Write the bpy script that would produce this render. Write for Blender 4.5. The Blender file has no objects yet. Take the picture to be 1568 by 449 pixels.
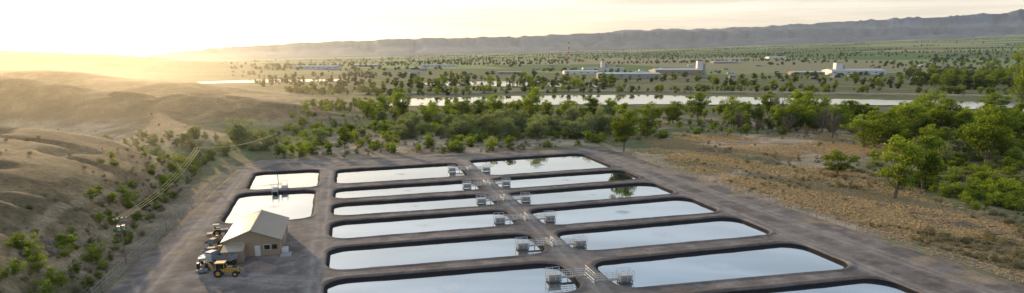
import bpy, math, random
import numpy as np
from mathutils import Vector, Matrix
random.seed(7); np.random.seed(7)
rng=np.random.RandomState(11)
sc=bpy.context.scene
sc.view_settings.view_transform='Standard'
# ------------------------------------------------------------ survey frame
F=1000.0; CX=784.0; CY=330.0; HZ=88.0; CAMH=38.0
P=math.atan((CY-HZ)/F); cp,sp=math.cos(P),math.sin(P)
def ray(u,v):
    x=(u-CX)/F; y=-(v-CY)/F
    return np.array([x, y*sp+cp, y*cp-sp])
def G(u,v,z=0.0):
    d=ray(u,v); t=(CAMH-z)/(-d[2]); return np.array([d[0]*t,d[1]*t])
def RP(u,v,Y):
    d=ray(u,v); t=Y/d[1]; return np.array([d[0]*t,Y,CAMH+d[2]*t])
def sstep(a,b,x):
    t=np.clip((x-a)/(b-a),0,1); return t*t*(3-2*t)
def hsh(xi,yi,s):
    h=np.sin(xi*127.1+yi*311.7+s*74.7)*43758.5453
    return h-np.floor(h)
def vn(x,y,s=0):
    xi=np.floor(x); yi=np.floor(y); fx=x-xi; fy=y-yi
    fx=fx*fx*(3-2*fx); fy=fy*fy*(3-2*fy)
    a=hsh(xi,yi,s); b=hsh(xi+1,yi,s); c=hsh(xi,yi+1,s); d=hsh(xi+1,yi+1,s)
    return (a*(1-fx)+b*fx)*(1-fy)+(c*(1-fx)+d*fx)*fy
def fbm(x,y,o=4,s=0):
    r=0;a=.5;t=0
    for i in range(o):
        r=r+a*vn(x*2**i+i*17.3,y*2**i-i*9.1,s+i); t+=a; a*=.5
    return r/t
def sdpoly(x,y,P_):
    P_=np.array(P_); n=len(P_)
    d=np.full(x.shape,1e18); sgn=np.ones(x.shape)
    j=n-1
    for i in range(n):
        ex=P_[j][0]-P_[i][0]; ey=P_[j][1]-P_[i][1]
        wx=x-P_[i][0]; wy=y-P_[i][1]
        t=np.clip((wx*ex+wy*ey)/(ex*ex+ey*ey),0,1)
        bx=wx-ex*t; by=wy-ey*t
        d=np.minimum(d,bx*bx+by*by)
        c1=y>=P_[i][1]; c2=y<P_[j][1]; c3=ex*wy>ey*wx
        f=(c1&c2&c3)|((~c1)&(~c2)&(~c3))
        sgn=np.where(f,-sgn,sgn); j=i
    return sgn*np.sqrt(d)
def inpoly(x,y,P_):
    c=False; j=len(P_)-1
    for i in range(len(P_)):
        if (P_[i][1]>y)!=(P_[j][1]>y) and x<(P_[j][0]-P_[i][0])*(y-P_[i][1])/(P_[j][1]-P_[i][1])+P_[i][0]: c=not c
        j=i
    return c
def sdline(x,y,pts):
    d=np.full(x.shape,1e9)
    for a,b in zip(pts[:-1],pts[1:]):
        ex=b[0]-a[0]; ey=b[1]-a[1]
        t=np.clip(((x-a[0])*ex+(y-a[1])*ey)/(ex*ex+ey*ey),0,1)
        d=np.minimum(d,np.hypot(x-a[0]-ex*t,y-a[1]-ey*t))
    return d
PAD=[G(*p) for p in [(366,253),(400,245),(560,241),(705,237),(860,229),(912,224),(940,229),(1000,249),(1250,331),(1600,447),(1830,522),(78,522),(150,449)]]
# ------------------------------------------------------------ terrain height
fa=G(136,449); fb=G(290,280)
fd=(fb-fa)/np.linalg.norm(fb-fa); fn=np.array([-fd[1],fd[0]])
R2=[RP(490,186,388),RP(440,167,395),RP(400,155,400),RP(350,146,405),RP(285,141,408),RP(232,150,400),RP(180,140,402),(RP(60,122,415)),RP(0,118,425),RP(-300,108,450)]
R2b=[RP(232,150,400),RP(262,185,330),RP(310,215,280)]
R3=[RP(250,99,1900),RP(180,90,1950),RP(90,81,2000),RP(40,79,2050),RP(-40,76,2100),RP(-400,70,2200)]
R4=[RP(330,146,560),RP(250,126,600),RP(100,112,640),RP(0,108,680),RP(-300,98,700)]
def ridge(x,y,R,w):
    best=np.zeros(x.shape)
    for a,b in zip(R[:-1],R[1:]):
        ex=b[0]-a[0]; ey=b[1]-a[1]
        t=np.clip(((x-a[0])*ex+(y-a[1])*ey)/(ex*ex+ey*ey),0,1)
        d=np.hypot(x-a[0]-ex*t,y-a[1]-ey*t); h=a[2]+(b[2]-a[2])*t
        best=np.maximum(best,np.maximum(h,0)*np.exp(-(d/w)**2))
    return best
UB=[-900,240,500,870,1200,1568,2600]; VB=[97,95,88,79,69,55,50]
def gh(x,y):
    x=np.asarray(x,float); y=np.asarray(y,float)
    z=(fbm(x/25,y/25,3,3)-.5)*.7
    s=(x-fa[0])*fn[0]+(y-fa[1])*fn[1]
    wob=(fbm(x/34,y/34,2,5)-.5)
    s2=np.maximum(s+wob*7*sstep(0,12,s),0)
    h1=18.2*(1-np.exp(-s2/19))*sstep(0,7,s2)+.05*np.maximum(s2-60,0)
    h1=h1*(1-sstep(203,238,y-.10*(x+130)+wob*12))
    h1=h1*(1-.12*np.exp(-((fbm(x/34,y/16,2,8)-.5)/.06)**2))
    h2=np.maximum(ridge(x,y,R2,42),ridge(x,y,R2b,24)*.85)*(1-.18*np.exp(-((fbm(x/45,y/45,2,9)-.5)/.06)**2))
    h3=ridge(x,y,R3,450); h4=ridge(x,y,R4,90)*(.85+.3*fbm(x/90,y/90,2,21))
    z=z+np.maximum(np.maximum(h1,h2),np.maximum(h3,h4))
    yy=np.maximum(y,50)
    uu=784+1029*x/yy; vb=np.interp(uu,UB,VB)
    zb=38+(88-vb)*1e-3*11500*.97
    z=z+np.clip((y-1800)/9700,0,1.3)*zb + sstep(2500,6000,y)*(fbm(x/900,y/900,3,2)-.5)*25
    return z
def gz(x,y): return float(gh(np.array([x]),np.array([y]))[0])
# ------------------------------------------------------------ materials
def mat(name):
    m=bpy.data.materials.new(name); m.use_nodes=True
    nt=m.node_tree; b=nt.nodes['Principled BSDF']
    return m,nt,b
def simple(name,col,rough=.7,metal=0,var=.12,scale=3):
    m,nt,b=mat(name); n=nt.nodes; l=nt.links
    tc=n.new('ShaderNodeTexCoord'); nz=n.new('ShaderNodeTexNoise'); nz.inputs['Scale'].default_value=scale; nz.inputs['Detail'].default_value=5
    l.new(tc.outputs['Object'],nz.inputs['Vector'])
    mx=n.new('ShaderNodeMix'); mx.data_type='RGBA'
    mx.inputs[6].default_value=[c*(1-var*2) for c in col]+[1]; mx.inputs[7].default_value=[min(1,c*(1+var)) for c in col]+[1]
    l.new(nz.outputs['Fac'],mx.inputs[0]); l.new(mx.outputs[2],b.inputs['Base Color'])
    b.inputs['Roughness'].default_value=rough; b.inputs['Metallic'].default_value=metal
    return m
def ground_mat(name,sc1,sc2,bump,lo=.6,hi=1.4):
    m,nt,b=mat(name); n=nt.nodes; l=nt.links
    at=n.new('ShaderNodeAttribute'); at.attribute_name='col'
    geo=n.new('ShaderNodeNewGeometry')
    n1=n.new('ShaderNodeTexNoise'); n1.inputs['Scale'].default_value=sc1; n1.inputs['Detail'].default_value=8; n1.inputs['Roughness'].default_value=.7
    n2=n.new('ShaderNodeTexNoise'); n2.inputs['Scale'].default_value=sc2; n2.inputs['Detail'].default_value=6
    l.new(geo.outputs['Position'],n1.inputs['Vector']); l.new(geo.outputs['Position'],n2.inputs['Vector'])
    r=n.new('ShaderNodeMapRange'); r.inputs[1].default_value=.3; r.inputs[2].default_value=.7; r.inputs[3].default_value=lo; r.inputs[4].default_value=hi
    l.new(n1.outputs['Fac'],r.inputs[0])
    r2=n.new('ShaderNodeMapRange'); r2.inputs[1].default_value=.3; r2.inputs[2].default_value=.7; r2.inputs[3].default_value=.75; r2.inputs[4].default_value=1.25
    l.new(n2.outputs['Fac'],r2.inputs[0])
    mu=n.new('ShaderNodeMath'); mu.operation='MULTIPLY'; l.new(r.outputs[0],mu.inputs[0]); l.new(r2.outputs[0],mu.inputs[1])
    vm=n.new('ShaderNodeVectorMath'); vm.operation='SCALE'; l.new(at.outputs['Color'],vm.inputs[0]); l.new(mu.outputs[0],vm.inputs['Scale'])
    l.new(vm.outputs[0],b.inputs['Base Color'])
    bp=n.new('ShaderNodeBump'); bp.inputs['Strength'].default_value=bump; bp.inputs['Distance'].default_value=.5
    l.new(n1.outputs['Fac'],bp.inputs['Height']); l.new(bp.outputs[0],b.inputs['Normal'])
    b.inputs['Roughness'].default_value=.95; b.inputs['Specular IOR Level'].default_value=.15
    return m
M_ground=ground_mat('dry_grass_soil',.9,.12,.4,.5,1.5)
M_pad=ground_mat('gravel',2.2,.25,.15,.75,1.25)
nt=M_pad.node_tree; n=nt.nodes; l=nt.links; b=n['Principled BSDF']
at=n.new('ShaderNodeAttribute'); at.attribute_name='pd'
r=n.new('ShaderNodeMapRange'); r.inputs[1].default_value=-.05; r.inputs[2].default_value=.15; l.new(at.outputs['Fac'],r.inputs[0])
mx=n.new('ShaderNodeMix'); mx.data_type='RGBA'; src=b.inputs['Base Color'].links[0].from_socket
mx.inputs[6].default_value=(.022,.02,.02,1); l.new(src,mx.inputs[7]); l.new(r.outputs[0],mx.inputs[0]); l.new(mx.outputs[2],b.inputs['Base Color'])
def water_mat(name,refl,tint,ripple,pond):
    m,nt,b=mat(name); n=nt.nodes; l=nt.links; n.remove(b)
    out=[x for x in n if x.type=='OUTPUT_MATERIAL'][0]
    tc=n.new('ShaderNodeTexCoord')
    nz=n.new('ShaderNodeTexNoise'); nz.inputs['Scale'].default_value=1.6 if pond else .5; nz.inputs['Detail'].default_value=3
    l.new(tc.outputs['Object'],nz.inputs['Vector'])
    bp=n.new('ShaderNodeBump'); bp.inputs['Distance'].default_value=.1; l.new(nz.outputs['Fac'],bp.inputs['Height'])
    df=n.new('ShaderNodeBsdfDiffuse'); gl=n.new('ShaderNodeBsdfGlossy')
    if pond:
        ln=n.new('ShaderNodeVectorMath'); ln.operation='LENGTH'; l.new(tc.outputs['Object'],ln.inputs[0])
        mr=n.new('ShaderNodeMapRange'); mr.inputs[1].default_value=.6; mr.inputs[2].default_value=2.8; mr.inputs[3].default_value=1.0; mr.inputs[4].default_value=ripple
        l.new(ln.outputs['Value'],mr.inputs[0]); l.new(mr.outputs[0],bp.inputs['Strength'])
    else: bp.inputs['Strength'].default_value=ripple
    df.inputs['Color'].default_value=(.04,.045,.04,1); gl.inputs['Color'].default_value=(*tint,1); gl.inputs['Roughness'].default_value=.03
    l.new(bp.outputs[0],gl.inputs['Normal'])
    ms=n.new('ShaderNodeMixShader'); ms.inputs[0].default_value=refl
    l.new(df.outputs[0],ms.inputs[1]); l.new(gl.outputs[0],ms.inputs[2]); l.new(ms.outputs[0],out.inputs['Surface'])
    return m
M_pond=water_mat('pond_water',.68,(.94,.97,1),.012,True)
M_river=water_mat('river_water',.70,(.88,.95,1),.08,False)
def leaf_mat(name,c1,c2,tr=.45,tm=(1.5,1.5,.7)):
    m,nt,b=mat(name); n=nt.nodes; l=nt.links; n.remove(b)
    out=[x for x in n if x.type=='OUTPUT_MATERIAL'][0]
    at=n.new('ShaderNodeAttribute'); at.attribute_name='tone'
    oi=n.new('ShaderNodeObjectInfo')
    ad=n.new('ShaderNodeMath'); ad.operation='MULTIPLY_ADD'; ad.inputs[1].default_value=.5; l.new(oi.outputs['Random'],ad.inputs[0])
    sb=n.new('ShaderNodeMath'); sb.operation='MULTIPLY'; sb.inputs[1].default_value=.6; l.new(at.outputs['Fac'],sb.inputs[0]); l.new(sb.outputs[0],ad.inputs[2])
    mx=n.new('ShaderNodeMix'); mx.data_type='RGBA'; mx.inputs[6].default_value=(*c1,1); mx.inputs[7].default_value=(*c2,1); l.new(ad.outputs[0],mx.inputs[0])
    df=n.new('ShaderNodeBsdfDiffuse'); t=n.new('ShaderNodeBsdfTranslucent'); l.new(mx.outputs[2],df.inputs[0])
    vm=n.new('ShaderNodeVectorMath'); vm.operation='MULTIPLY'; vm.inputs[1].default_value=tm; l.new(mx.outputs[2],vm.inputs[0]); l.new(vm.outputs[0],t.inputs[0])
    ms=n.new('ShaderNodeMixShader'); ms.inputs[0].default_value=tr; l.new(df.outputs[0],ms.inputs[1]); l.new(t.outputs[0],ms.inputs[2]); l.new(ms.outputs[0],out.inputs['Surface'])
    return m
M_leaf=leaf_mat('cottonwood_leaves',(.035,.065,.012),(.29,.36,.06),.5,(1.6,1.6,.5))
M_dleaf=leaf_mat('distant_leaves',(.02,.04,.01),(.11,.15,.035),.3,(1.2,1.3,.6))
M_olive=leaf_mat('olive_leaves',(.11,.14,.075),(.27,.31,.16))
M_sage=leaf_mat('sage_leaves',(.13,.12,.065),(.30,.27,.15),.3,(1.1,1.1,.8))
M_dry=leaf_mat('dry_blades',(.42,.33,.2),(.70,.57,.37),.4,(1,.95,.75))
M_bark=simple('bark',(.16,.13,.1),.9)
M_wood=simple('weathered_wood',(.24,.18,.13),.9)
M_steel=simple('galvanised_steel',(.4,.4,.4),.5,.2)
M_white=simple('white_paint',(.66,.65,.62),.5)
M_tan=simple('tan_siding',(.33,.25,.17),.7,0,.08,1)
M_roof=simple('metal_roof',(.42,.34,.25),.5,0,.06,.5)
M_dark=simple('dark_glass',(.02,.022,.025),.15)
M_black=simple('tyre_rubber',(.02,.02,.02),.85)
M_yel=simple('yellow_paint',(.52,.32,.04),.5)
M_red=simple('red_paint',(.45,.05,.03),.5)
M_blue=simple('blue_paint',(.3,.42,.58),.5)
M_grey=simple('grey_metal',(.22,.23,.24),.6)
M_conc=simple('concrete',(.36,.34,.31),.85)
M_rock=simple('rock',(.25,.2,.16),.95,0,.25,1)
# ------------------------------------------------------------ mesh builder
class MB:
    def __init__(s): s.v=[];s.f=[];s.m=[];s.mats=[]
    def mi(s,m):
        if m not in s.mats: s.mats.append(m)
        return s.mats.index(m)
    def box(s,c,d,m,rz=0,taper=1.0,ry=0):
        b=len(s.v); hx,hy,hz=d[0]/2,d[1]/2,d[2]/2
        R=Matrix.Rotation(rz,3,'Z')@Matrix.Rotation(ry,3,'Y')
        for z in (-1,1):
            k=taper if z>0 else 1
            for x,y in((-1,-1),(1,-1),(1,1),(-1,1)):
                s.v.append(tuple(R@Vector((x*hx*k,y*hy*k,z*hz))+Vector(c)))
        for q in((3,2,1,0),(4,5,6,7),(0,1,5,4),(1,2,6,5),(2,3,7,6),(3,0,4,7)):
            s.f.append([b+i for i in q]); s.m.append(s.mi(m))
    def cyl(s,p0,p1,r0,r1,m,n=8,cap=True):
        p0=Vector(p0);p1=Vector(p1);d=(p1-p0).normalized(); q=d.to_track_quat('Z','Y'); b=len(s.v)
        for p,r in((p0,r0),(p1,r1)):
            for i in range(n):
                a=2*math.pi*i/n; s.v.append(tuple(p+q@Vector((r*math.cos(a),r*math.sin(a),0))))
        for i in range(n):
            j=(i+1)%n; s.f.append([b+i,b+j,b+n+j,b+n+i]); s.m.append(s.mi(m))
        if cap:
            s.f.append([b+i for i in range(n)][::-1]); s.m.append(s.mi(m)); s.f.append([b+n+i for i in range(n)]); s.m.append(s.mi(m))
    def poly(s,pts,m):
        b=len(s.v); s.v+= [tuple(p) for p in pts]; s.f.append(list(range(b,b+len(pts)))); s.m.append(s.mi(m))
    def obj(s,name,loc=(0,0,0),rz=0,parent=None,bevel=0):
        me=bpy.data.meshes.new(name); me.from_pydata(s.v,[],s.f)
        for m in s.mats: me.materials.append(m)
        me.polygons.foreach_set('material_index',s.m); me.update()
        o=bpy.data.objects.new(name,me); sc.collection.objects.link(o)
        o.location=loc; o.rotation_euler=(0,0,rz)
        if parent: o.parent=parent
        if bevel:
            bm=o.modifiers.new('b','BEVEL'); bm.width=bevel; bm.segments=2; bm.limit_method='ANGLE'
        return o
def empty(name,loc=(0,0,0),rz=0):
    e=bpy.data.objects.new(name,None); sc.collection.objects.link(e); e.location=loc; e.rotation_euler=(0,0,rz); return e
def gridmesh(name,X,Y,Z,cols,material,extra=None):
    nr,nc=X.shape
    me=bpy.data.meshes.new(name)
    co=np.stack([X,Y,Z],-1).reshape(-1,3)
    i=np.arange(nr*nc).reshape(nr,nc)
    q=np.stack([i[:-1,:-1],i[:-1,1:],i[1:,1:],i[1:,:-1]],-1).reshape(-1,4)
    me.vertices.add(len(co)); me.vertices.foreach_set('co',co.ravel())
    me.loops.add(q.size); me.loops.foreach_set('vertex_index',q.ravel().astype(np.int32))
    me.polygons.add(len(q)); me.polygons.foreach_set('loop_start',np.arange(0,q.size,4,dtype=np.int32))
    me.polygons.foreach_set('loop_total',np.full(len(q),4,dtype=np.int32))
    me.update(calc_edges=True)
    me.polygons.foreach_set('use_smooth',np.ones(len(q),dtype=bool))
    a=me.attributes.new('col','FLOAT_COLOR','POINT')
    c=np.concatenate([cols.reshape(-1,3),np.ones((len(co),1))],1); a.data.foreach_set('color',c.ravel().astype(np.float32))
    if extra is not None:
        a=me.attributes.new('pd','FLOAT','POINT'); a.data.foreach_set('value',extra.ravel().astype(np.float32))
    me.materials.append(material)
    o=bpy.data.objects.new(name,me); sc.collection.objects.link(o); return o
def mixc(a,b,t):
    return a*(1-t[...,None])+np.array(b)*t[...,None]
# ------------------------------------------------------------ ground sheet
az=np.radians(np.linspace(-66,66,720)); rr=np.exp(np.linspace(math.log(45),math.log(30000),720))
A,R=np.meshgrid(az,rr); X=R*np.sin(A); Y=R*np.cos(A)
Z=gh(X,Y)
near=(R<420)
sd=np.full(X.shape,999.); sd[near]=sdpoly(X[near],Y[near],PAD)
flat=1-sstep(0,12,sd); Z=Z*(1-flat)
Z=np.where(sd<-3,np.maximum(-5,(sd+3)*1.5),Z)
hill=sstep(1.5,7,np.maximum(Z,0))*(Y<1500)*(X<60)
n1=fbm(X/14,Y/14,4,31); n2=fbm(X/60,Y/60,4,33); n3=fbm(X/4,Y/4,3,35); n5=fbm((X+Y)/50,(X-Y)/22,4,39)
C=np.zeros(X.shape+(3,))+np.array([.46,.345,.22])
C=mixc(C,[.27,.195,.13],sstep(.48,.60,n5)*.8)
C=mixc(C,[.23,.17,.115],sstep(.50,.66,n1)*.75)
C=mixc(C,[.60,.475,.31],sstep(.5,.7,n3)*.55)
uu=784+1029*X/np.maximum(Y,30)
green=sstep(.50,.60,n2+.10*sstep(1300,1500,uu)+.10*sstep(290,420,Y)*(uu>450))*(1-hill)
C=mixc(C,[.13,.155,.05],green*.8)
h_c=np.zeros_like(C)+np.array([.27,.185,.09])
h_c=mixc(h_c,[.36,.26,.13],sstep(.5,.72,n3)*.6)
h_c=mixc(h_c,[.17,.12,.06],sstep(.48,.62,n1)*.6)
h_c=mixc(h_c,[.10,.085,.045],sstep(.57,.64,fbm(X/26,Y/40,3,37))*.6)
trail=[fa+fd*t_+fn*(9+4*math.sin(t_/17.)) for t_ in range(-20,150,6)]
C=C*(1-hill[...,None]*.95)+h_c*hill[...,None]*.95
C=mixc(C,[.40,.30,.19],(1-sstep(.6,1.5,sdline(X,Y,trail)))*.6)
far=sstep(330,480,Y)*(1-hill)
C=mixc(C,[.13,.14,.05],far*.75)
cx=np.floor((X+.25*Y)/520); cy=np.floor(Y/700+.3*cx); hh=hsh(cx,cy,4)
fc=np.zeros_like(C)+np.array([.13,.16,.055]); fc=mixc(fc,[.29,.26,.13],(hh>.76)*1.0); fc=mixc(fc,[.10,.17,.045],(hh<.3)*1.0); fc=mixc(fc,[.22,.29,.09],((hh>.35)&(hh<.55))*1.0)
t=sstep(1300,1700,Y)*(1-hill*.9); C=C*(1-t[...,None])+fc*t[...,None]
bank=[G(*p) for p in [(560,146),(700,144),(850,141),(1000,141),(1200,144),(1400,147),(1600,150)]]
bd=sdline(X,Y,bank); C=mixc(C,[.42,.33,.21],(1-sstep(5,12,bd))*.9); Z=Z+2.2*(1-sstep(3,16,bd))
ro=[G(*p) for p in [(1010,212),(1100,218),(1180,240),(1320,290),(1450,330),(1568,352),(1700,380)]]
C=mixc(C,[.55,.44,.31],(1-sstep(1.5,3.5,sdline(X,Y,ro)))*.7)
ro=[G(*p) for p in [(150,449),(250,335),(365,252),(420,243),(600,238)]]
C=mixc(C,[.19,.145,.085],(1-sstep(3,14,sdline(X,Y,ro)))*.5)
ground=gridmesh('ground',X,Y,Z,C,M_ground)
# ------------------------------------------------------------ ponds
VP=(532.,88.)
def isect(a,b,c,d):
    x1,y1=a;x2,y2=b;x3,y3=c;x4,y4=d
    D=(x1-x2)*(y3-y4)-(y1-y2)*(x3-x4)
    return (((x1*y2-y1*x2)*(x3-x4)-(x1-x2)*(x3*y4-y3*x4))/D, ((x1*y2-y1*x2)*(y3-y4)-(y1-y2)*(x3*y4-y3*x4))/D)
BL=(499,415); BR=(893,440); CL=(948,442); CR=(1318,412)
PD=[]
for L,Rr,rows in [
  (BL,BR,[((515,261),(700,250),(515,283),(712,270)),((511,290),(728,276),(510,306),(735,291)),((509,313),(740,298),(508,332),(760,315)),
          ((506,341),(765,322),(503,368),(790,345)),((502,381),(800,358),(500,416),(835,389)),((500,430),(840,403),(500,482),(895,446))]),
  (CL,CR,[((722,246),(890,235),(745,270),(935,257)),((755,274),(930,262),(775,290),(975,275)),((780,296),(975,281),(800,316),(1025,298)),
          ((810,322),(1030,303),(835,347),(1095,326)),((848,356),(1110,333),(880,387),(1180,360)),((905,402),(1200,373),(945,444),(1305,411)),
          ((1000,459),(1320,428),(1040,520),(1480,478))])]:
    for f0,f1,n0,n1_ in rows:
        q=[isect(f0,f1,VP,L),isect(f0,f1,VP,Rr),isect(n0,n1_,VP,Rr),isect(n0,n1_,VP,L)]
        PD.append([G(*p) for p in q])
PD.append([G(*p) for p in [(390,265),(491,260),(488,287),(377,292)]])
PD.append([G(*p) for p in [(366,297),(485,291),(478,335),(336,345)]])
def inset(q,r):
    n_=len(q); c=sum(q)/n_; L=[]
    for i in range(n_):
        a=q[i];b_=q[(i+1)%n_]; d=(b_-a)/np.linalg.norm(b_-a); nn=np.array([-d[1],d[0]])
        if np.dot(c-a,nn)<0: nn=-nn
        L.append((a+nn*r,b_+nn*r))
    return [np.array(isect(L[i-1][0],L[i-1][1],L[i][0],L[i][1])) for i in range(n_)]
RAD=4.2
INS=[inset(q,RAD) for q in PD]
ang=math.atan2((532-784)/1000*cp,1.0)
rz=-ang
ca,sa=math.cos(rz),math.sin(rz)
def toL(p): return (p[0]*ca+p[1]*sa, -p[0]*sa+p[1]*ca)
def toW(x,y): return (x*ca-y*sa, x*sa+y*ca)
pl=np.array([toL(p) for p in PAD]); x0,y0=pl.min(0)-3; x1,y1=pl.max(0)+3
st=.42
lx=np.arange(x0,x1,st); ly=np.arange(y0,y1,st)
LX,LY=np.meshgrid(lx,ly); WX,WY=toW(LX,LY)
ps=sdpoly(WX,WY,PAD)+ (fbm(WX/5,WY/5,3,44)-.5)*1.5
pd=np.full(WX.shape,99.)
for q in INS: pd=np.minimum(pd,sdpoly(WX,WY,q)-RAD)
pd=pd+(fbm(WX/7,WY/7,2,47)-.5)*.35
PZ=.22+np.where(pd<.2,(pd-.2)*.75,0)+.14*np.exp(-((pd-.8)/.45)**2)+(fbm(WX/3,WY/3,3,41)-.5)*.12
PZ=np.maximum(PZ,-2.6)
PZ=PZ-np.maximum(ps+1.5,0)*.35
PZ=np.maximum(PZ,-3)
nn=fbm(WX/9,WY/9,4,51); n4=fbm(WX/1.6,WY/1.6,3,52)
PC=np.zeros(WX.shape+(3,))+np.array([.235,.195,.165])
PC=mixc(PC,[.165,.135,.115],sstep(.4,.6,nn)); PC=mixc(PC,[.33,.28,.235],sstep(.5,.75,n4)*.5)
PC=mixc(PC,[.12,.10,.088],(1-sstep(.7,2.0,pd))*.6)
def I(*p): return [G(*a) for a in p]
roads=[I((708,243),(760,292),(812,340),(870,392),(925,449),(990,520)), I((502,256),(497,300),(491,350),(486,400),(478,460),(470,520)),
  I((380,258),(345,305),(305,350),(255,405),(200,470)), I((400,250),(560,247),(708,242),(860,233),(905,231),(960,247),(1060,283),(1200,335),(1400,408),(1568,468)),
  I((905,232),(985,268),(1050,298),(1140,334),(1240,377),(1370,430),(1480,480)),I((300,420),(380,425),(480,430)),I((340,350),(330,390),(360,430),(440,440))]
for rd in roads:
    d=sdline(WX,WY,rd)+(fbm(WX/12,WY/12,2,61)-.5)*.8
    tr=np.exp(-((d-.95)/.38)**2)
    PC=mixc(PC,[.42,.355,.30],tr*.7*(.4+nn)); PC=mixc(PC,[.30,.255,.215],(1-sstep(1.5,3,d))*.45)
PC=mixc(PC,[.30,.22,.13],sstep(-3,0,ps)*.8)
PC=mixc(PC,[.36,.27,.165],sstep(.52,.62,fbm(WX/6,WY/6,4,71))*sstep(3.2,5,pd)*(sstep(-14,-5,ps))*.7)
gridmesh('gravel_dikes',WX,WY,PZ,PC,M_pad,pd)
for k,q in enumerate(INS):
    c=sum(q)/4; pts=[]
    for i in range(4):
        a=q[i-1];b_=q[i];cc=q[(i+1)%4]
        d1=(b_-a)/np.linalg.norm(b_-a); d2=(cc-b_)/np.linalg.norm(cc-b_)
        n1a=np.array([-d1[1],d1[0]]); n2a=np.array([-d2[1],d2[0]])
        if np.dot(c-a,n1a)>0: n1a=-n1a
        if np.dot(c-b_,n2a)>0: n2a=-n2a
        for s_ in range(7):
            w=n1a*(1-s_/6)+n2a*(s_/6); w/=np.linalg.norm(w); pts.append(b_+w*(RAD-.1))
    m=MB(); m.poly([(p[0]-c[0],p[1]-c[1],0) for p in pts],M_pond)
    o=m.obj('pond_water',(c[0],c[1],-.38))
    if o.data.polygons[0].normal.z<0: o.data.flip_normals()
# ------------------------------------------------------------ river & backwaters
def sheet(name,pts,z=.5):
    W=[G(*p) for p in pts]
    out=[]
    for i in range(len(W)):
        a=W[i];b_=W[(i+1)%len(W)]; N=6
        for k in range(N):
            p=a+(b_-a)*k/N; out.append((p[0],p[1]+ (random.random()-.5)*8,z))
    m=MB(); m.poly(out,M_river); o=m.obj(name)
    if o.data.polygons[0].normal.z<0: o.data.flip_normals()
sheet('river',[(452,157),(560,154),(650,151),(780,148),(900,146),(1000,146.5),(1100,148.5),(1200,151),(1300,153),(1420,155),(1650,160),(1650,177),(1400,163),(1300,161),(1180,160.5),(1050,161),(900,161),(800,161),(700,163),(560,163.5),(455,163)])
sheet('backwater',[(645,128),(760,124.5),(830,125),(935,130),(938,134),(800,133),(660,132)])
sheet('backwater',[(300,126),(400,122.5),(520,121.5),(524,125),(400,127),(310,128.5)])
sheet('backwater',[(1440,258),(1462,262),(1475,275),(1458,277),(1445,268)],.38)
# ------------------------------------------------------------ mesas
def mesa(name,top,base,Y0,Y1,seed,col,amp):
    us=np.arange(-700,2300,5.); tt=np.linspace(0,1.5,46)
    U,T=np.meshgrid(us,tt)
    vt=np.interp(U,[p[0] for p in top],[p[1] for p in top]); vb=np.interp(U,[p[0] for p in base],[p[1] for p in base])
    dx=(U-CX)/F*cp
    zt=CAMH+(HZ-vt)*.97e-3*Y1; zb=CAMH+(HZ-vb)*.97e-3*Y0
    g=1-np.abs(2*fbm(U/22,T*1.3,4,seed)-1)
    g2=fbm(U/60,T*.6,3,seed+3)
    tl=T*(1+.30*(g-.7))+.10*(g2-.5)
    prof=.55*np.clip(tl/.75,0,1)**1.3+.45*sstep(.72,.88,tl)
    prof=np.where(T<.04,0,prof)
    Zm=zb+(zt-zb)*prof-(zt-zb)*.12*np.clip(T-1.1,0,1)+(g-.7)*amp*sstep(.05,.3,T)*(1-.92*sstep(.75,.98,T))
    Zm=Zm-np.where(T<.02,60,0)
    Ym=Y0+(Y1-Y0)*T; Xm=dx*Ym
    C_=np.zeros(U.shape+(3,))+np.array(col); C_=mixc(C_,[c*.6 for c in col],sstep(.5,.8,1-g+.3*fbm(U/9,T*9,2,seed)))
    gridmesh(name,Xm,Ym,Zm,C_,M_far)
M_far=ground_mat('mesa_rock',.004,.0008,.25)
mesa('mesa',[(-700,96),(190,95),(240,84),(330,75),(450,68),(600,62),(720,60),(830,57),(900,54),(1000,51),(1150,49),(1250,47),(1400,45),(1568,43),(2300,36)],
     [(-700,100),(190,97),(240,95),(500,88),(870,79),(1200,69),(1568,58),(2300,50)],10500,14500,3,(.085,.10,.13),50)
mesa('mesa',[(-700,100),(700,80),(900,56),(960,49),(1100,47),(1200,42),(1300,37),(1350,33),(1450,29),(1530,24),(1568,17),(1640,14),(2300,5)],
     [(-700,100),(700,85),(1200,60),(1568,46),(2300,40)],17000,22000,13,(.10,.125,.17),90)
# ------------------------------------------------------------ vegetation meshes
def leafcloud(pos,nrm,size,tone,name,mats,mb=None):
    N=len(pos)
    a=rng.normal(size=(N,3)); t1=np.cross(nrm,a); t1/=np.linalg.norm(t1,axis=1)[:,None]+1e-9; t2=np.cross(nrm,t1)
    s=size[:,None]
    v=np.stack([pos-t1*s,pos-t2*s*.6,pos+t1*s,pos+t2*s*.6],1).reshape(-1,3)
    f=[[4*i,4*i+1,4*i+2,4*i+3] for i in range(N)]
    verts=v.tolist(); tn=np.repeat(tone,4).tolist(); mi=[0]*N
    if mb:
        o=len(verts); verts+=[list(p) for p in mb.v]; f+=[[i+o for i in q] for q in mb.f]; mi+=[1]*len(mb.f); tn+=[.5]*len(mb.v)
    me=bpy.data.meshes.new(name); me.from_pydata(verts,[],f)
    at=me.attributes.new('tone','FLOAT','POINT'); at.data.foreach_set('value',np.array(tn,dtype=np.float32))
    for m in mats: me.materials.append(m)
    me.polygons.foreach_set('material_index',mi); me.update(); return me
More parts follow.
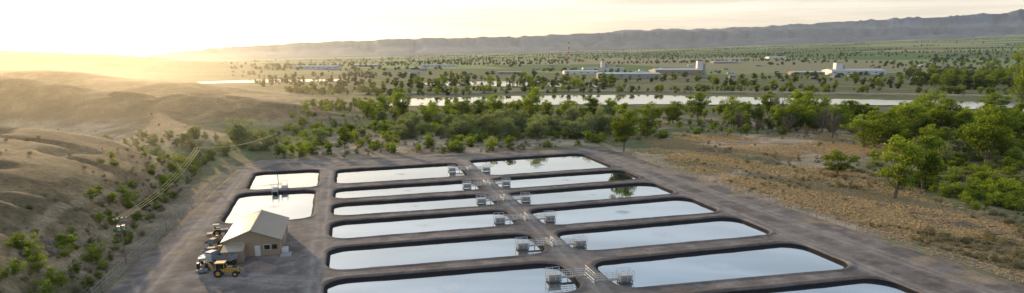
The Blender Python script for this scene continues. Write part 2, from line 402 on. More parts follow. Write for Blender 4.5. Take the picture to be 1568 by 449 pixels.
def treemesh(name,seed,H,R,base,ncl,nl,leaf,mats,rc=.22,sparse=False):
    r=np.random.RandomState(seed); mb=MB()
    cz=(base+1)/2*H; rzv=(1-base)/2*H
    cl=[]
    lob=r.uniform(.6,1.15,8)
    while len(cl)<ncl:
        p=r.uniform(-1,1,3)
        if np.linalg.norm(p)>1 or np.linalg.norm(p)<.25: continue
        k=int((math.atan2(p[1],p[0])+math.pi)/(2*math.pi)*7.99)
        q=np.array([p[0]*R*lob[k],p[1]*R*lob[k],cz+p[2]*rzv*(.85+.25*lob[(k+3)%8])])
        if p[2]<0: q[:2]*=(1+.6*p[2]*.5)
        cl.append(q)
    lean=r.uniform(-.06,.06,2)*H
    prev=Vector((0,0,-.3)); N=4; tops=[]
    for i in range(N):
        nx=Vector((lean[0]*(i+1)/N+r.uniform(-.1,.1),lean[1]*(i+1)/N+r.uniform(-.1,.1),H*.75*(i+1)/N))
        mb.cyl(prev,nx,H*.024*(1-i/N*.75),H*.024*(1-(i+1)/N*.75),mats[1],7,False); tops.append(prev.copy()); prev=nx
    for q in cl[:12 if not sparse else 30]:
        k=min(3,max(1,int((q[2]/H)*3))); s=tops[k]; mid=(s+Vector(q))/2+Vector((0,0,-.04*H))
        mb.cyl(s,mid,H*.011,H*.007,mats[1],5,False); mb.cyl(mid,Vector(q),H*.007,H*.002,mats[1],5,False)
        if sparse:
            for _ in range(5):
                e=Vector(q)+Vector(r.normal(size=3))*H*.07; mb.cyl(mid,e,H*.004,H*.001,mats[1],4,False)
    pos=[];nr=[];tone=[]
    for q in cl:
        c=rc*R*r.uniform(.7,1.5)*1.2
        d=r.normal(size=(nl,3)); d/=np.linalg.norm(d,axis=1)[:,None]
        rad=c*r.uniform(.15,1,(nl,1))**.45
        p=q+d*rad*np.array([1.15,1.15,.75]); pos.append(p)
        nr.append(d*.7+r.normal(size=(nl,3))*.6+np.array([0,0,.4]))
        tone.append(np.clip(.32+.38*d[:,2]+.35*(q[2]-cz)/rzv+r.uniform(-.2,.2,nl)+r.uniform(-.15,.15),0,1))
    pos=np.concatenate(pos);nr=np.concatenate(nr);nr/=np.linalg.norm(nr,axis=1)[:,None];tone=np.concatenate(tone)
    return leafcloud(pos,nr,r.uniform(.6,1.4,len(pos))*leaf,tone,name,mats,mb)
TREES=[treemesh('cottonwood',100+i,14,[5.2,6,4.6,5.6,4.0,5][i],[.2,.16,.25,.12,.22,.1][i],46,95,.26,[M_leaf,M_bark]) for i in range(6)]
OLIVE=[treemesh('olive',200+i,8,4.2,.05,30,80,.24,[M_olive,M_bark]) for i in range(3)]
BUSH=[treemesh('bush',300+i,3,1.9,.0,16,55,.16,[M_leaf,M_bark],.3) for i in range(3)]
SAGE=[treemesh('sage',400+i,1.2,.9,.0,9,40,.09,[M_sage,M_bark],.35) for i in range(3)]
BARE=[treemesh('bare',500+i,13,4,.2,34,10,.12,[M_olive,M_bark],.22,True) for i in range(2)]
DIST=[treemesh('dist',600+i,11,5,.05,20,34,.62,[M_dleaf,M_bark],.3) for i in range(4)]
PEND=[]
def inst(me,name,x,y,s,parent=None,sz=1):
    o=bpy.data.objects.new(name,me); sc.collection.objects.link(o)
    o.rotation_euler=(0,0,random.uniform(0,6.28)); o.scale=(s,s,s*sz)
    if parent: o.parent=parent
    PEND.append((o,x,y)); return o
def tree(u,v,hp,wp,me,name='cottonwood_tree',h0=14,r0=5.5):
    x,y=G(u,v); h=hp*CAMH/(v-HZ); w=wp*CAMH/(v-HZ)
    o=inst(me,name,x,y,1); s=h/h0; k=(w/2)/(r0*.95); o.scale=(k,k,s)
for i,a in enumerate([(955,234,76,50),(990,213,56,44),(1068,187,46,40),(815,193,62,38),(838,190,36,30),(760,178,38,36),(615,186,50,36),(706,180,30,32),
   (528,228,34,28),(1282,268,40,48),(1370,305,96,84),(1412,292,96,62),(1352,232,60,64),(1322,226,50,48),(1508,262,100,84),(1238,192,54,48),(1216,186,48,40),
   (1488,236,54,54),(1550,232,74,54),(1562,166,98,44),(1440,212,62,54),(1030,190,36,40),(1395,212,56,54),(1296,190,42,46),(1175,176,36,34),(1420,178,40,50),(1518,180,38,46),(1120,178,32,32),(905,184,36,40),(872,182,32,36),(560,178,26,32),(590,172,28,30),(735,186,34,34),(660,188,30,30),(935,186,34,34)]):
    tree(*a,TREES[i%6])
for i,a in enumerate([(1192,186,42,30),(1258,204,50,36),(1130,200,36,30),(1160,205,30,28),(1275,212,44,30),(1206,204,36,30)]):
    tree(*a,BARE[i%2],'bare_tree',13,4)
for i,a in enumerate([(372,226,40,56),(490,222,26,42),(410,232,22,30),(880,212,28,50),(850,205,24,40),(900,207,24,44)]):
    tree(*a,OLIVE[i%3],'olive_tree',8,4.2)
def scatter(parent,n_,poly,choices,smin,smax,dens=None,nsz=.45):
    us=[p[0] for p in poly]; vs=[p[1] for p in poly]; c=0;tries=0
    while c<n_ and tries<n_*12:
        tries+=1
        u=random.uniform(min(us),max(us)); v=random.uniform(min(vs),max(vs))
        if not inpoly(u,v,poly): continue
        x,y=G(u,v)
        if dens is not None:
            if fbm(np.array([x/dens]),np.array([y/dens]),2,91)[0]<nsz: continue
        inst(random.choice(choices),parent.name+'_part',x,y,random.uniform(smin,smax),parent,random.uniform(.8,1.2)); c+=1
wood=empty('riverside_woodland')
scatter(wood,110,[(480,166),(820,165),(820,172),(700,176),(480,174)],TREES+OLIVE,.3,.6,25,.44)
scatter(wood,170,[(560,174),(830,172),(1080,172),(1080,184),(900,190),(700,194),(560,188)],TREES+TREES+OLIVE,.25,.55,25,.42)
scatter(wood,110,[(1080,172),(1300,174),(1568,188),(1568,200),(1400,190),(1120,184)],TREES+TREES+OLIVE+BARE,.4,.65)
scatter(wood,130,[(1100,186),(1300,188),(1568,198),(1568,218),(1400,212),(1250,204),(1120,198)],TREES+TREES+OLIVE,.5,.95)
scatter(wood,70,[(1300,200),(1568,200),(1568,256),(1440,252),(1330,228)],TREES+OLIVE,.4,.8)
scatter(wood,300,[(440,143),(700,140),(1100,137),(1600,141),(1600,147),(1100,143),(800,144),(600,149),(440,151)],TREES+OLIVE+DIST,.35,.7,40,.38)
scatter(wood,320,[(560,114),(830,122),(1100,122),(1600,114),(1600,138),(1100,136),(900,136),(560,138)],DIST+TREES,.4,.95,60,.46)
scatter(wood,160,[(1380,106),(1600,100),(1600,138),(1400,138)],TREES+DIST,.9,1.6)
scatter(wood,150,[(330,106),(560,102),(560,150),(480,150),(360,124)],DIST,.3,.75,60,.46)
shr=empty('shrubland')
scatter(shr,600,[(470,178),(560,186),(900,186),(1080,186),(1250,205),(1000,215),(900,224),(700,236),(420,244),(370,235)],BUSH+BUSH+SAGE+SAGE+SAGE,.6,1.7)
scatter(shr,190,[(560,190),(930,186),(930,212),(600,216)],BUSH+OLIVE,.5,1.25)
scatter(shr,420,[(1000,225),(1250,205),(1568,235),(1568,420),(1400,375),(1200,310)],SAGE,.5,1.35,18,.5)
scatter(shr,120,[(1330,240),(1568,250),(1568,330),(1480,320),(1350,270)],BUSH,.6,1.4)
for _ in range(380):
    s=min(abs(random.gauss(0,7)),17); t_=random.uniform(-25,150); p=fa+fd*t_+fn*s
    inst(random.choice(BUSH+SAGE+SAGE+SAGE),'shrub',p[0],p[1],random.uniform(.35,.95),shr)
for _ in range(380):
    x=random.uniform(-330,-80); y=random.uniform(100,480)
    if (x-fa[0])*fn[0]+(y-fa[1])*fn[1]<3: continue
    inst(random.choice(SAGE),'shrub',x,y,random.uniform(.3,.8),shr)
for _ in range(120): # bushes added to darken the gully between the hills, standing in for shadow
    x=random.uniform(-190,-110); y=random.uniform(232,300)
    inst(random.choice(BUSH+OLIVE),'shrub',x,y,random.uniform(.3,.7),shr)
for _ in range(220):
    x,y=G(random.uniform(1000,1600),0+random.uniform(240,449))
    if inpoly(x,y,PAD): continue
    inst(random.choice(SAGE),'shrub',x,y,random.uniform(.4,1.0),shr)
dt=empty('distant_trees')
for _ in range(3000):
    v=94+abs(random.gauss(0,11)); u=random.uniform(380,1640)
    if v>121: continue
    if u>1040 and v<101 and random.random()<.8: continue
    x,y=G(u,v)
    if y>6500: continue
    if vn(np.array([x/230]),np.array([y/230]),6)[0]<.52: continue
    inst(random.choice(DIST),'distant_tree',x,y,random.uniform(.5,1.1)*(1+y/10000),dt,.75)
for _ in range(80):
    y=random.uniform(2400,9500); a0=random.uniform(-.2,.9)*y; L=random.uniform(150,1100)
    for k in range(int(L/18)):
        x=a0+k*18+random.uniform(-6,6); yy_=y+k*2+random.uniform(-10,10)
        inst(random.choice(DIST),'distant_tree',x,yy_,random.uniform(.5,1.2),dt,.9)
# dry grass patches
r_=np.random.RandomState(5); pos=[];nr=[];sz=[]
for _ in range(170):
    c=r_.uniform(-5,5,2); k=r_.randint(5,10); h=r_.uniform(.12,.34)
    for j in range(k):
        o_=r_.normal(size=2)*.12; pos.append([c[0]+o_[0],c[1]+o_[1],h*.5]); a_=r_.uniform(0,6.28); nr.append([math.cos(a_),math.sin(a_),.25]); sz.append(h)
pos=np.array(pos);nr=np.array(nr);nr/=np.linalg.norm(nr,axis=1)[:,None]
GR=leafcloud(pos,nr,np.array(sz)*.7,r_.uniform(0,1,len(pos)),'grass_patch',[M_dry])
dg=empty('dry_grass'); cnt=0
for _ in range(6000):
    if cnt>=700: break
    v=random.uniform(205,449); u=random.uniform(900,1620)
    x,y=G(u,v)
    if sdpoly(np.array([x]),np.array([y]),PAD)[0]<6: continue
    if fbm(np.array([x/25]),np.array([y/25]),3,77)[0]<.45: continue
    inst(GR,'grass_patch',x,y,random.uniform(.8,1.4),dg,1.3); cnt+=1
pz=gh(np.array([p[1] for p in PEND]),np.array([p[2] for p in PEND]))
for (o,x,y),z in zip(PEND,pz): o.location=(x,y,z-.05)
# ------------------------------------------------------------ fences
def fence(pts,sp_,h=1.9):
    m=MB()
    for a,b_ in zip(pts[:-1],pts[1:]):
        L=np.linalg.norm(b_-a); n_=max(1,int(L/sp_))
        for i in range(n_+1):
            p=a+(b_-a)*i/n_
            m.cyl((p[0],p[1],-.5),(p[0],p[1],h+.25),.055,.055,M_steel,5)
        for zz in (.25,.75,1.3,h+.15):
            m.cyl((a[0],a[1],zz),(b_[0],b_[1],zz),.022,.022,M_steel,4)
        m.poly([(a[0],a[1],.1),(b_[0],b_[1],.1),(b_[0],b_[1],h+.1),(a[0],a[1],h+.1)],M_mesh)
    return m.obj('chain_link_fence')
M_mesh,nt,b=mat('chain_link'); n=nt.nodes; l=nt.links
b.inputs['Base Color'].default_value=(.3,.28,.25,1); b.inputs['Metallic'].default_value=.3; b.inputs['Alpha'].default_value=.2
fence([G(*p) for p in [(918,225),(945,233),(1000,252),(1250,335),(1600,451),(1760,503)]],3)
fence([G(*p) for p in [(362,256),(330,284),(255,354),(155,449),(100,503)]],3)
# ------------------------------------------------------------ pond outlet platforms
def platform(u,v,side):
    x,y=G(u,v,-.3); m=MB(); s=side
    m.box((0,0,.8),(2.2,1.4,1.0),M_steel); m.box((0,0,1.34),(2.4,1.6,.07),M_white)
    m.box((0,-.75,.6),(1.6,.06,.5),M_grey); m.box((0,0,.22),(2.5,1.8,.08),M_grey)
    for px in(-1.1,1.1):
        for py in(-.75,.75): m.cyl((px,py,-2.3),(px,py,.3),.08,.08,M_grey,6)
    L=5.4
    m.box((s*(1.1+L/2),0,.55),(L,1.1,.07),M_grey)
    for py in(-.55,.55):
        for k in range(6):
            px=s*(1.1+L*k/5); m.cyl((px,py,.5),(px,py,1.7),.05,.05,M_white,5)
        for zz in(.9,1.3,1.7): m.cyl((s*1.1,py,zz),(s*(1.1+L),py,zz),.045,.045,M_white,5)
    m.cyl((s*2.6,0,-2.2),(s*2.6,0,.6),.08,.08,M_grey,6)
    for py in(-.95,.95):
        for zz in(1.75,2.2): m.cyl((-1.25,py,zz),(1.25,py,zz),.045,.045,M_white,5)
        for px in(-1.25,0,1.25): m.cyl((px,py,.3),(px,py,2.2),.045,.045,M_white,5)
    for k in range(5):
        py=-2.4+k*1.2; m.cyl((s*(1.3+L),py,.3),(s*(1.3+L),py,1.6),.05,.05,M_white,5)
    for zz in(1.1,1.6): m.cyl((s*(1.3+L),-2.4,zz),(s*(1.3+L),2.4,zz),.045,.045,M_white,5)
    m.obj('outlet_platform',(x,y,-.3),rz)
for u,v in[(692,263),(715,288),(737,311),(765,341),(800,381),(848,430)]: platform(u,v,1)
for u,v in[(745,262),(775,284),(805,308),(842,338),(888,377),(957,431)]: platform(u,v,-1)
def gate(u,v):
    x,y=G(u,v); m=MB(); m.box((0,0,.5),(1.6,3.6,.8),M_steel)
    for py in(-1.8,1.8):
        for px in(-.8,.8): m.cyl((px,py,-1),(px,py,1.9),.05,.05,M_white,5)
    for px in(-.8,.8):
        for zz in(1.4,1.9): m.cyl((px,-1.8,zz),(px,1.8,zz),.04,.04,M_white,5)
    m.box((0,0,.95),(1.2,1.2,.1),M_conc)
    m.obj('sluice_gate',(x,y,.2),rz)
gate(422,294); gate(436,291)
# ------------------------------------------------------------ equipment shed
bx,by=G(388,394); e=empty('metal_shed',(bx,by,.2),rz)
W_,L_,E_,Rg=10.2,17,3.4,5.3
m=MB()
m.poly([(-W_/2,0,0),(W_/2,0,0),(W_/2,0,E_),(0,0,Rg),(-W_/2,0,E_)],M_tan)
m.poly([(W_/2,L_,0),(-W_/2,L_,0),(-W_/2,L_,E_),(0,L_,Rg),(W_/2,L_,E_)],M_tan)
m.poly([(-W_/2,L_,0),(-W_/2,0,0),(-W_/2,0,E_),(-W_/2,L_,E_)],M_tan)
m.poly([(W_/2,0,0),(W_/2,L_,0),(W_/2,L_,E_),(W_/2,0,E_)],M_tan)
m.obj('walls',parent=e)
m=MB(); ov=.5
sl=(Rg-E_)/(W_/2)
for s in(-1,1):
    a=(0,-ov,Rg+.06);b_=(0,L_+ov,Rg+.06);c=(s*(W_/2+ov),L_+ov,E_-sl*ov+.06);d=(s*(W_/2+ov),-ov,E_-sl*ov+.06)
    up=[a,b_,c,d]; lo=[(p[0],p[1],p[2]-.12) for p in up]
    m.poly(up if s<0 else up[::-1],M_roof)
    m.poly([up[0],up[3],lo[3],lo[0]],M_white); m.poly([up[1],up[2],lo[2],lo[1]],M_white); m.poly([up[3],up[2],lo[2],lo[3]],M_white)
    for k in range(19):
        yk=-ov+.3+k*(L_+2*ov-.6)/18
        m.cyl((s*.05,yk,Rg+.08),(s*(W_/2+ov),yk,E_-sl*ov+.08),.04,.04,M_roof,4)
m.cyl((0,-ov,Rg+.1),(0,L_+ov,Rg+.1),.14,.14,M_roof,6)
m.obj('roof',parent=e)
m=MB()
m.box((.9,-.05,1.05),(1,.1,2.1),M_white); m.box((2.7,-.08,1.7),(1.1,.1,.9),M_dark); m.box((4.1,-.08,1.7),(.9,.1,.9),M_dark); m.box((2.7,-.03,1.7),(1.3,.08,1.1),M_white)
m.box((-3,-.05,1.5),(3,.1,3),M_roof)
m.box((W_/2+.05,4,1.05),(.1,1.1,2.1),M_grey); m.box((W_/2+.05,9,1.5),(.1,3,3),M_roof); m.box((W_/2+.7,1.6,.45),(1.2,2,.9),M_white)
m.obj('doors_and_windows',parent=e)
m=MB(); m.box((-3.1,-2.3,1.15),(3.6,3.6,2.3),M_tan); m.poly([(-5.1,-4.3,2.33),(-1.1,-4.3,2.33),(-1.1,-.1,2.75),(-5.1,-.1,2.75)],M_roof)
m.box((-3.1,-4.12,1),(.9,.06,2),M_white)
m.box((6.2,-1,.15),(2,3,.3),M_conc)
m.obj('lean_to',parent=e)
# ------------------------------------------------------------ vehicles
def wheel(m,x,y,r,w,hub=M_grey):
    m.cyl((x,y-w/2,r),(x,y+w/2,r),r,r,M_black,16); m.cyl((x,y-w/2-.02,r),(x,y+w/2+.02,r),r*.5,r*.5,hub,10)
def backhoe(u,v,a):
    x,y=G(u,v); m=MB()
    m.box((.9,0,1.15),(2.1,1.0,.8),M_yel); m.box((.9,0,1.6),(1.9,.9,.12),M_black); m.box((2,0,1.1),(.12,.95,.7),M_grey)
    m.box((-.2,0,.85),(4.2,.8,.4),M_grey)
    m.box((-.9,0,1.9),(1.5,1.4,1.1),M_dark,taper=.92); m.box((-.9,0,2.52),(1.7,1.6,.14),M_yel); m.box((-.9,0,1.2),(1.6,1.5,.5),M_yel)
    for px in(-1.6,-.2):
        for py in(-.7,.7): m.cyl((px,py,1.3),(px,py,2.5),.05,.05,M_yel,5)
    for py in(-.85,.85): wheel(m,-1.2,py,.75,.45,M_yel); wheel(m,1.6,py,.5,.35,M_yel)
    for py in(-.6,.6):
        m.cyl((.2,py,1.6),(1.9,py,1.3),.1,.1,M_yel,6); m.cyl((1.9,py,1.3),(2.9,py,.5),.1,.08,M_yel,6); m.cyl((.6,py,1.0),(2,py,1.2),.06,.05,M_steel,6)
    m.poly([(2.9,-1.1,.9),(2.9,1.1,.9),(2.9,1.1,.15),(2.9,-1.1,.15)],M_grey); m.poly([(2.9,-1.1,.12),(2.9,1.1,.12),(3.7,1.1,.12),(3.7,-1.1,.12)],M_grey)
    for py in(-1.1,1.1): m.poly([(2.9,py,.12),(3.7,py,.12),(3.2,py,.9),(2.9,py,.9)],M_grey)
    m.cyl((-2.2,0,1),(-3.2,0,2.9),.17,.13,M_yel,6); m.cyl((-3.2,0,2.9),(-4.2,0,1.5),.13,.1,M_yel,6); m.cyl((-2.3,.2,1.6),(-3.0,.2,2.6),.06,.06,M_steel,6)
    m.box((-4.2,0,1.15),(.6,.7,.6),M_grey,taper=.7)
    m.cyl((1.2,.3,1.6),(1.2,.3,2.2),.05,.05,M_black,6)
    m.obj('backhoe_loader',(x,y,.22),a)
def truck(u,v,a):
    x,y=G(u,v); m=MB()
    m.box((2.5,0,1.25),(1.6,1.7,.8),M_white); m.box((1.2,0,1.5),(1.5,2,1.5),M_white); m.box((1.25,0,2.05),(1.53,1.85,.6),M_dark,taper=.9); m.box((1.2,0,2.45),(1.4,1.8,.15),M_white)
    m.box((3.33,0,1.2),(.06,1.3,.5),M_grey); m.box((3.4,0,.75),(.2,2.1,.3),M_steel)
    m.box((-.2,0,.85),(6.4,.8,.25),M_black)
    m.box((-1.7,0,1.3),(3.9,2.2,.12),M_grey)
    for py in(-1.1,1.1): m.box((-1.7,py,1.75),(3.9,.08,.9),M_grey)
    m.box((-3.65,0,1.75),(.08,2.2,.9),M_grey); m.box((.25,0,2),(.08,2.2,1.4),M_grey)
    for py in(-.95,.95):
        wheel(m,2.4,py,.5,.3,M_white); wheel(m,-1.6,py,.5,.45,M_white); wheel(m,-2.75,py,.5,.45,M_white)
    m.obj('dump_truck',(x,y,.22),a,bevel=.05)
def tractor(u,v,a,c):
    x,y=G(u,v); m=MB()
    m.box((.8,0,1),(1.7,.7,.7),c); m.box((-.5,0,.9),(1.2,.8,.6),M_grey); m.box((-.6,0,1.45),(.5,.5,.1),M_black); m.box((-.85,0,1.7),(.1,.5,.5),M_black)
    for py in(-.75,.75): wheel(m,-.6,py,.75,.4,M_yel); wheel(m,1.3,py,.4,.25,M_yel); m.box((-.6,py,1.55),(1.1,.4,.06),c)
    for py in(-.45,.45): m.cyl((-1,py,1.3),(-1,py,2.5),.04,.04,M_black,5)
    m.box((-.7,0,2.5),(1.3,1.2,.08),c); m.cyl((.1,0,1.2),(-.15,0,1.6),.03,.03,M_black,5)
    m.cyl((-.15,-.2,1.6),(-.15,.2,1.6),.04,.04,M_black,5)
    m.box((-2.1,0,.5),(1.1,1.8,.4),M_grey); m.cyl((-1.2,0,.6),(-1.8,0,.6),.07,.07,M_black,5)
    m.obj('tractor',(x,y,.22),a)
backhoe(348,424,math.radians(8)); truck(334,407,math.radians(165)); tractor(312,415,math.radians(110),M_blue); tractor(338,362,math.radians(20),M_grey)
def trailer(u,v,a):
    x,y=G(u,v); m=MB(); m.box((0,0,.7),(4.2,1.9,.12),M_wood)
    for py in(-1,1): wheel(m,-.3,py,.38,.22); m.box((0,py*.95,.95),(4.2,.05,.35),M_grey)
    m.cyl((2.1,.6,.65),(3.3,0,.6),.06,.06,M_grey,5); m.cyl((2.1,-.6,.65),(3.3,0,.6),.06,.06,M_grey,5)
    m.box((-.6,0,1.1),(1.6,1.3,.7),M_grey,taper=.85); m.cyl((1,0,.8),(1,0,1.7),.4,.4,M_yel,12)
    m.obj('equipment_trailer',(x,y,.22),a)
trailer(330,376,1.4); trailer(330,391,.3)
gx,gy=G(396,412); N=28; a=np.linspace(-4,4,N); GX,GY=np.meshgrid(a,a)
GZ=1.5*np.exp(-(GX**2/4.5+GY**2/2.6))*(.8+.4*fbm(GX,GY,3,6))-.12
gridmesh('gravel_pile',GX+gx,GY+gy,GZ+.2,np.zeros(GX.shape+(3,))+np.array([.27,.2,.16]),M_pad,np.full(GX.shape,9.))
# ------------------------------------------------------------ utility poles & wires
def pole(u,v,h,eq=True):
    x,y=G(u,v); z=gz(x,y); m=MB()
    m.cyl((0,0,-1),(0,0,h),.18,.13,M_wood,8); m.box((0,0,h-.5),(2.4,.14,.16),M_wood)
    for px in(-1.1,-.4,.4,1.1): m.cyl((px,0,h-.43),(px,0,h-.2),.06,.08,M_white,6)
    if eq:
        for px in(-.42,.42): m.cyl((px,-.1,h-2.6),(px,-.1,h-1.7),.28,.28,M_steel,10); m.cyl((px,-.1,h-1.7),(px,-.1,h-1.5),.08,.06,M_steel,6)
        m.box((0,-.15,h-2),(.6,.12,.12),M_grey); m.box((0,0,h-1.4),(1.6,.1,.1),M_wood)
    m.obj('utility_pole',(x,y,z),.9); return Vector((x,y,z+h-.3))
t1=pole(193,403,9.2); t2=pole(308,268,9.5,False); t3=pole(423,243,9.5,False)
M_wire=simple('sunlit_wire',(.7,.52,.26),.6,.1)  # yellow of sunlight on the wires is put into the base colour
def wires(a,b_,sag):
    m=MB()
    for off in(-1.0,0,1.0):
        o_=Vector((.62*off,.78*off,0)); prev=a+o_
        for k in range(1,17):
            t_=k/16; p=a.lerp(b_,t_)+o_-Vector((0,0,sag*4*t_*(1-t_))); m.cyl(prev,p,.05,.05,M_wire,4,False); prev=p
    m.obj('power_lines')
wires(t1,t2,2.2); wires(t2,t3,1.6)
def rockpile(u,v,n_,spread,smax):
    x,y=G(u,v); m=MB()
    for _ in range(n_):
        px,py=x+random.gauss(0,spread),y+random.gauss(0,spread); s=random.uniform(.3,smax)
        m.box((px,py,gz(px,py)+s*.2),(s,s*random.uniform(.6,1),s*.6),M_rock,random.uniform(0,3),random.uniform(.5,.8),random.uniform(-.3,.3))
    m.obj('rock_pile',bevel=.06)
rockpile(85,420,26,2.2,1.4); rockpile(130,380,14,2.5,1)
def logs(u,v,n_,sp_,L):
    x,y=G(u,v); m=MB()
    for _ in range(n_):
        px,py=x+random.gauss(0,sp_),y+random.gauss(0,sp_*.7); a=random.uniform(-.9,.9); l_=random.uniform(.4,1)*L; r=random.uniform(.08,.24); z=gz(px,py)
        m.cyl((px,py,z+r),(px+l_*math.cos(a),py+l_*math.sin(a),z+r+random.uniform(0,.5)),r,r*.6,M_wood,6)
        m.cyl((px+l_*.5*math.cos(a),py+l_*.5*math.sin(a),z+r),(px+l_*.6*math.cos(a+1),py+l_*.6*math.sin(a+1),z+r+.9),r*.4,r*.15,M_wood,5)
    m.obj('driftwood_pile')
logs(1450,345,34,2.6,4); logs(1410,328,14,3,4); logs(1530,360,24,3,4); logs(1085,232,26,4,6); logs(1175,252,12,3,5)
# ------------------------------------------------------------ town
def building(name,u,v,wpx,h,depth,wall,roof,gable=.0,rot=0,tower=None):
    x,y=G(u,v); w=wpx*y/F*1.02; z=gz(x,y); e=empty(name,(x,y,z),rot); m=MB()
    m.box((0,depth/2,h/2),(w,depth,h),wall); m.obj('walls',parent=e)
    m=MB(); o_=.6; g=gable
    m.poly([(-w/2-o_,-o_,h),(w/2+o_,-o_,h),(w/2+o_,depth/2,h+g),(-w/2-o_,depth/2,h+g)],roof)
    m.poly([(w/2+o_,depth+o_,h),(-w/2-o_,depth+o_,h),(-w/2-o_,depth/2,h+g),(w/2+o_,depth/2,h+g)],roof)
    for s in(-1,1): m.poly([(s*w/2,0,h),(s*w/2,depth,h),(s*w/2,depth/2,h+g*.98)],wall)
    m.obj('roof',parent=e)
    m=MB(); n_=max(2,int(w/14))
    for i in range(n_):
        px=-w/2+w*(i+.5)/n_
        if i%4==1: m.box((px,-.06,min(h-1,4)/2),(4.4,.15,min(h-1,4)),M_grey)
        else: m.box((px,-.06,h*.55),(5,.15,min(1.4,h*.35)),M_dark)
    m.obj('doors_and_windows',parent=e)
    if tower:
        m=MB()
        for tx,tw,th in tower: m.box((tx*w,depth/2,th/2),(tw,tw,th),M_white); m.box((tx*w,depth/2,th+.4),(tw+1,tw+1,.8),M_grey); m.cyl((tx*w+tw*.8,depth/2,0),(tx*w+tw*.8,depth/2,th*.8),tw*.25,tw*.25,M_conc,10)
        m.obj('process_tower',parent=e)
building('warehouse',484,110,64,8,50,M_blue,M_blue,2)
building('warehouse',672,105,50,7,50,M_white,M_conc,2)
building('factory_building',925,110,60,9,50,M_white,M_conc,2,0,[(0,11,27)])
building('factory_building',965,121,90,9,50,M_conc,M_white,2)
building('factory_building',1040,115,70,11,50,M_tan,M_white,3,0,[(.48,13,30)])
building('warehouse',890,114,50,7,50,M_white,M_white,2)
building('warehouse',1240,115,44,6,40,M_tan,M_white,2)
building('factory_building',1315,115,80,10,50,M_white,M_white,3,0,[(-.3,15,26)])
building('warehouse',780,114,34,5,30,M_conc,M_roof,1.5)
building('warehouse',1110,104,34,7,50,M_conc,M_white,2)
building('warehouse',1190,101,26,7,50,M_white,M_white,2)
building('warehouse',560,105,34,7,50,M_conc,M_white,2)
building('warehouse',640,108,22,5,30,M_tan,M_white,1.5)
for i in range(60):
    u=random.uniform(560,1500); v=random.uniform(98,122); x,y=G(u,v)
    building('house',u,v,random.uniform(10,20)*1000/y,random.uniform(3,4.5),random.uniform(9,14),random.choice([M_white,M_tan,M_conc]),random.choice([M_conc,M_roof,M_grey,M_white]),1.8,random.uniform(-.4,.4))
x,y=G(870,116); m=MB(); Hm=70
for k in range(14):
    z0,z1=k*Hm/14,(k+1)*Hm/14; w0,w1=4*(1-k/14*.75),4*(1-(k+1)/14*.75); c=M_red if k%2 else M_white
    for i in range(4):
        a0,a1=[(-1,-1),(1,-1),(1,1),(-1,1)][i],[(-1,-1),(1,-1),(1,1),(-1,1)][(i+1)%4]
        m.cyl((a0[0]*w0/2,a0[1]*w0/2,z0),(a0[0]*w1/2,a0[1]*w1/2,z1),.32,.32,c,5,False); m.cyl((a0[0]*w0/2,a0[1]*w0/2,z0),(a1[0]*w1/2,a1[1]*w1/2,z1),.18,.18,c,4,False)
m.obj('radio_mast',(x,y,gz(x,y)))
# ------------------------------------------------------------ light, sky, air
SEL=math.radians(7.5); SAZ=math.radians(-32.5)
S=Vector((math.sin(SAZ)*math.cos(SEL),math.cos(SAZ)*math.cos(SEL),math.sin(SEL)))
ld=bpy.data.lights.new('sun','SUN'); ld.energy=5; ld.angle=math.radians(.6); ld.color=(1,.73,.42)
lo=bpy.data.objects.new('sun',ld); sc.collection.objects.link(lo); lo.rotation_euler=S.to_track_quat('Z','Y').to_euler()
w=bpy.data.worlds.new('World'); sc.world=w; w.use_nodes=True; nt=w.node_tree; n=nt.nodes; l=nt.links
bg=n['Background']; out=n['World Output']
sk=n.new('ShaderNodeTexSky'); sk.sky_type='NISHITA'; sk.sun_disc=False; sk.sun_elevation=SEL; sk.sun_rotation=SAZ
l.new(sk.outputs[0],bg.inputs[0]); bg.inputs[1].default_value=.05
tc=n.new('ShaderNodeTexCoord'); sx=n.new('ShaderNodeSeparateXYZ'); l.new(tc.outputs['Generated'],sx.inputs[0])
cr=n.new('ShaderNodeValToRGB'); l.new(sx.outputs['Z'],cr.inputs[0]); el=cr.color_ramp.elements
el[0].position=0; el[0].color=(.70,.63,.56,1); el[1].position=1; el[1].color=(.30,.40,.57,1)
for p,c in((.07,(.80,.73,.67,1)),(.13,(.74,.72,.72,1)),(.2,(.58,.63,.70,1)),(.32,(.42,.51,.62,1)),(.55,(.42,.50,.64,1))):
    e_=el.new(p); e_.color=c
mp=n.new('ShaderNodeMapping'); mp.inputs['Scale'].default_value=(1.6,1.6,34); l.new(tc.outputs['Generated'],mp.inputs[0])
nz=n.new('ShaderNodeTexNoise'); nz.inputs['Scale'].default_value=2.2; nz.inputs['Detail'].default_value=7; nz.inputs['Roughness'].default_value=.55; l.new(mp.outputs[0],nz.inputs['Vector'])
mr=n.new('ShaderNodeMapRange'); mr.inputs[1].default_value=.38; mr.inputs[2].default_value=.62; mr.inputs[3].default_value=.83; mr.inputs[4].default_value=1.12; l.new(nz.outputs['Fac'],mr.inputs[0])
vm=n.new('ShaderNodeVectorMath'); vm.operation='SCALE'; l.new(cr.outputs[0],vm.inputs[0]); l.new(mr.outputs[0],vm.inputs['Scale'])
dp=n.new('ShaderNodeVectorMath'); dp.operation='DOT_PRODUCT'; l.new(tc.outputs['Generated'],dp.inputs[0]); S2=Vector((math.sin(SAZ),math.cos(SAZ),.02)).normalized(); dp.inputs[1].default_value=S2
mxx=n.new('ShaderNodeMath'); mxx.operation='MAXIMUM'; mxx.inputs[1].default_value=0; l.new(dp.outputs['Value'],mxx.inputs[0])
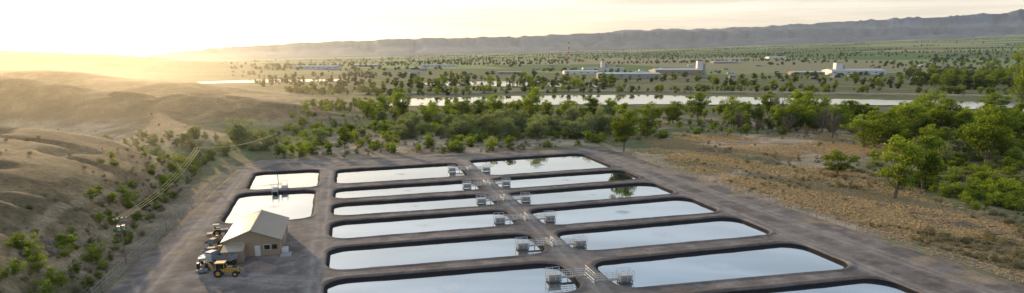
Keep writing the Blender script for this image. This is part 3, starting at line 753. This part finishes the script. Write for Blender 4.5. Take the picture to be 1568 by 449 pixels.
def glow(pw,col):
    p_=n.new('ShaderNodeMath'); p_.operation='POWER'; p_.inputs[1].default_value=pw; l.new(mxx.outputs[0],p_.inputs[0])
    v_=n.new('ShaderNodeVectorMath'); v_.operation='SCALE'; v_.inputs[0].default_value=col; l.new(p_.outputs[0],v_.inputs['Scale']); return v_
g1=glow(9,(.26,.23,.18)); g2=glow(70,(.55,.44,.28)); g3=glow(2200,(6,4.6,2.6))
prev=vm
for g in(g1,g2,g3):
    a_=n.new('ShaderNodeVectorMath'); a_.operation='ADD'; l.new(prev.outputs[0],a_.inputs[0]); l.new(g.outputs[0],a_.inputs[1]); prev=a_
bg2=n.new('ShaderNodeBackground'); l.new(prev.outputs[0],bg2.inputs[0]); bg2.inputs[1].default_value=1.0
ads=n.new('ShaderNodeAddShader'); l.new(bg.outputs[0],ads.inputs[0]); l.new(bg2.outputs[0],ads.inputs[1]); l.new(ads.outputs[0],out.inputs['Surface'])
def air(name,x0,x1,y0,y1,z0,z1,col,dens,g):
    m=MB(); mv=bpy.data.materials.new(name); mv.use_nodes=True; nt=mv.node_tree; nt.nodes.clear()
    o_=nt.nodes.new('ShaderNodeOutputMaterial'); vs=nt.nodes.new('ShaderNodeVolumeScatter'); vs.inputs['Color'].default_value=(*col,1); vs.inputs['Density'].default_value=dens; vs.inputs['Anisotropy'].default_value=g
    nt.links.new(vs.outputs[0],o_.inputs['Volume']); m.box(((x0+x1)/2,(y0+y1)/2,(z0+z1)/2),(x1-x0,y1-y0,z1-z0),mv); m.obj(name)
air('valley_haze',-22000,22000,-500,26500,-50,710,(.78,.90,1),2.2e-5,.5)
air('added_glow_haze',-700,-95,120,560,-10,52,(1,.9,.7),2.2e-4,.72)  # added scattering box, makes the warm glow over the left hills
air('added_glow_haze',-1500,-420,130,1300,-12,66,(1,.9,.72),9e-5,.75)  # wider added box, carries the same glow farther back
# ------------------------------------------------------------ camera
cd=bpy.data.cameras.new('camera'); cd.sensor_width=36; cd.lens=36*F/1568; cd.shift_y=(CY-224.5)/1568; cd.clip_start=1; cd.clip_end=60000
co=bpy.data.objects.new('camera',cd); sc.collection.objects.link(co); co.location=(0,0,CAMH); co.rotation_euler=(math.pi/2-P,0,0)
sc.camera=co
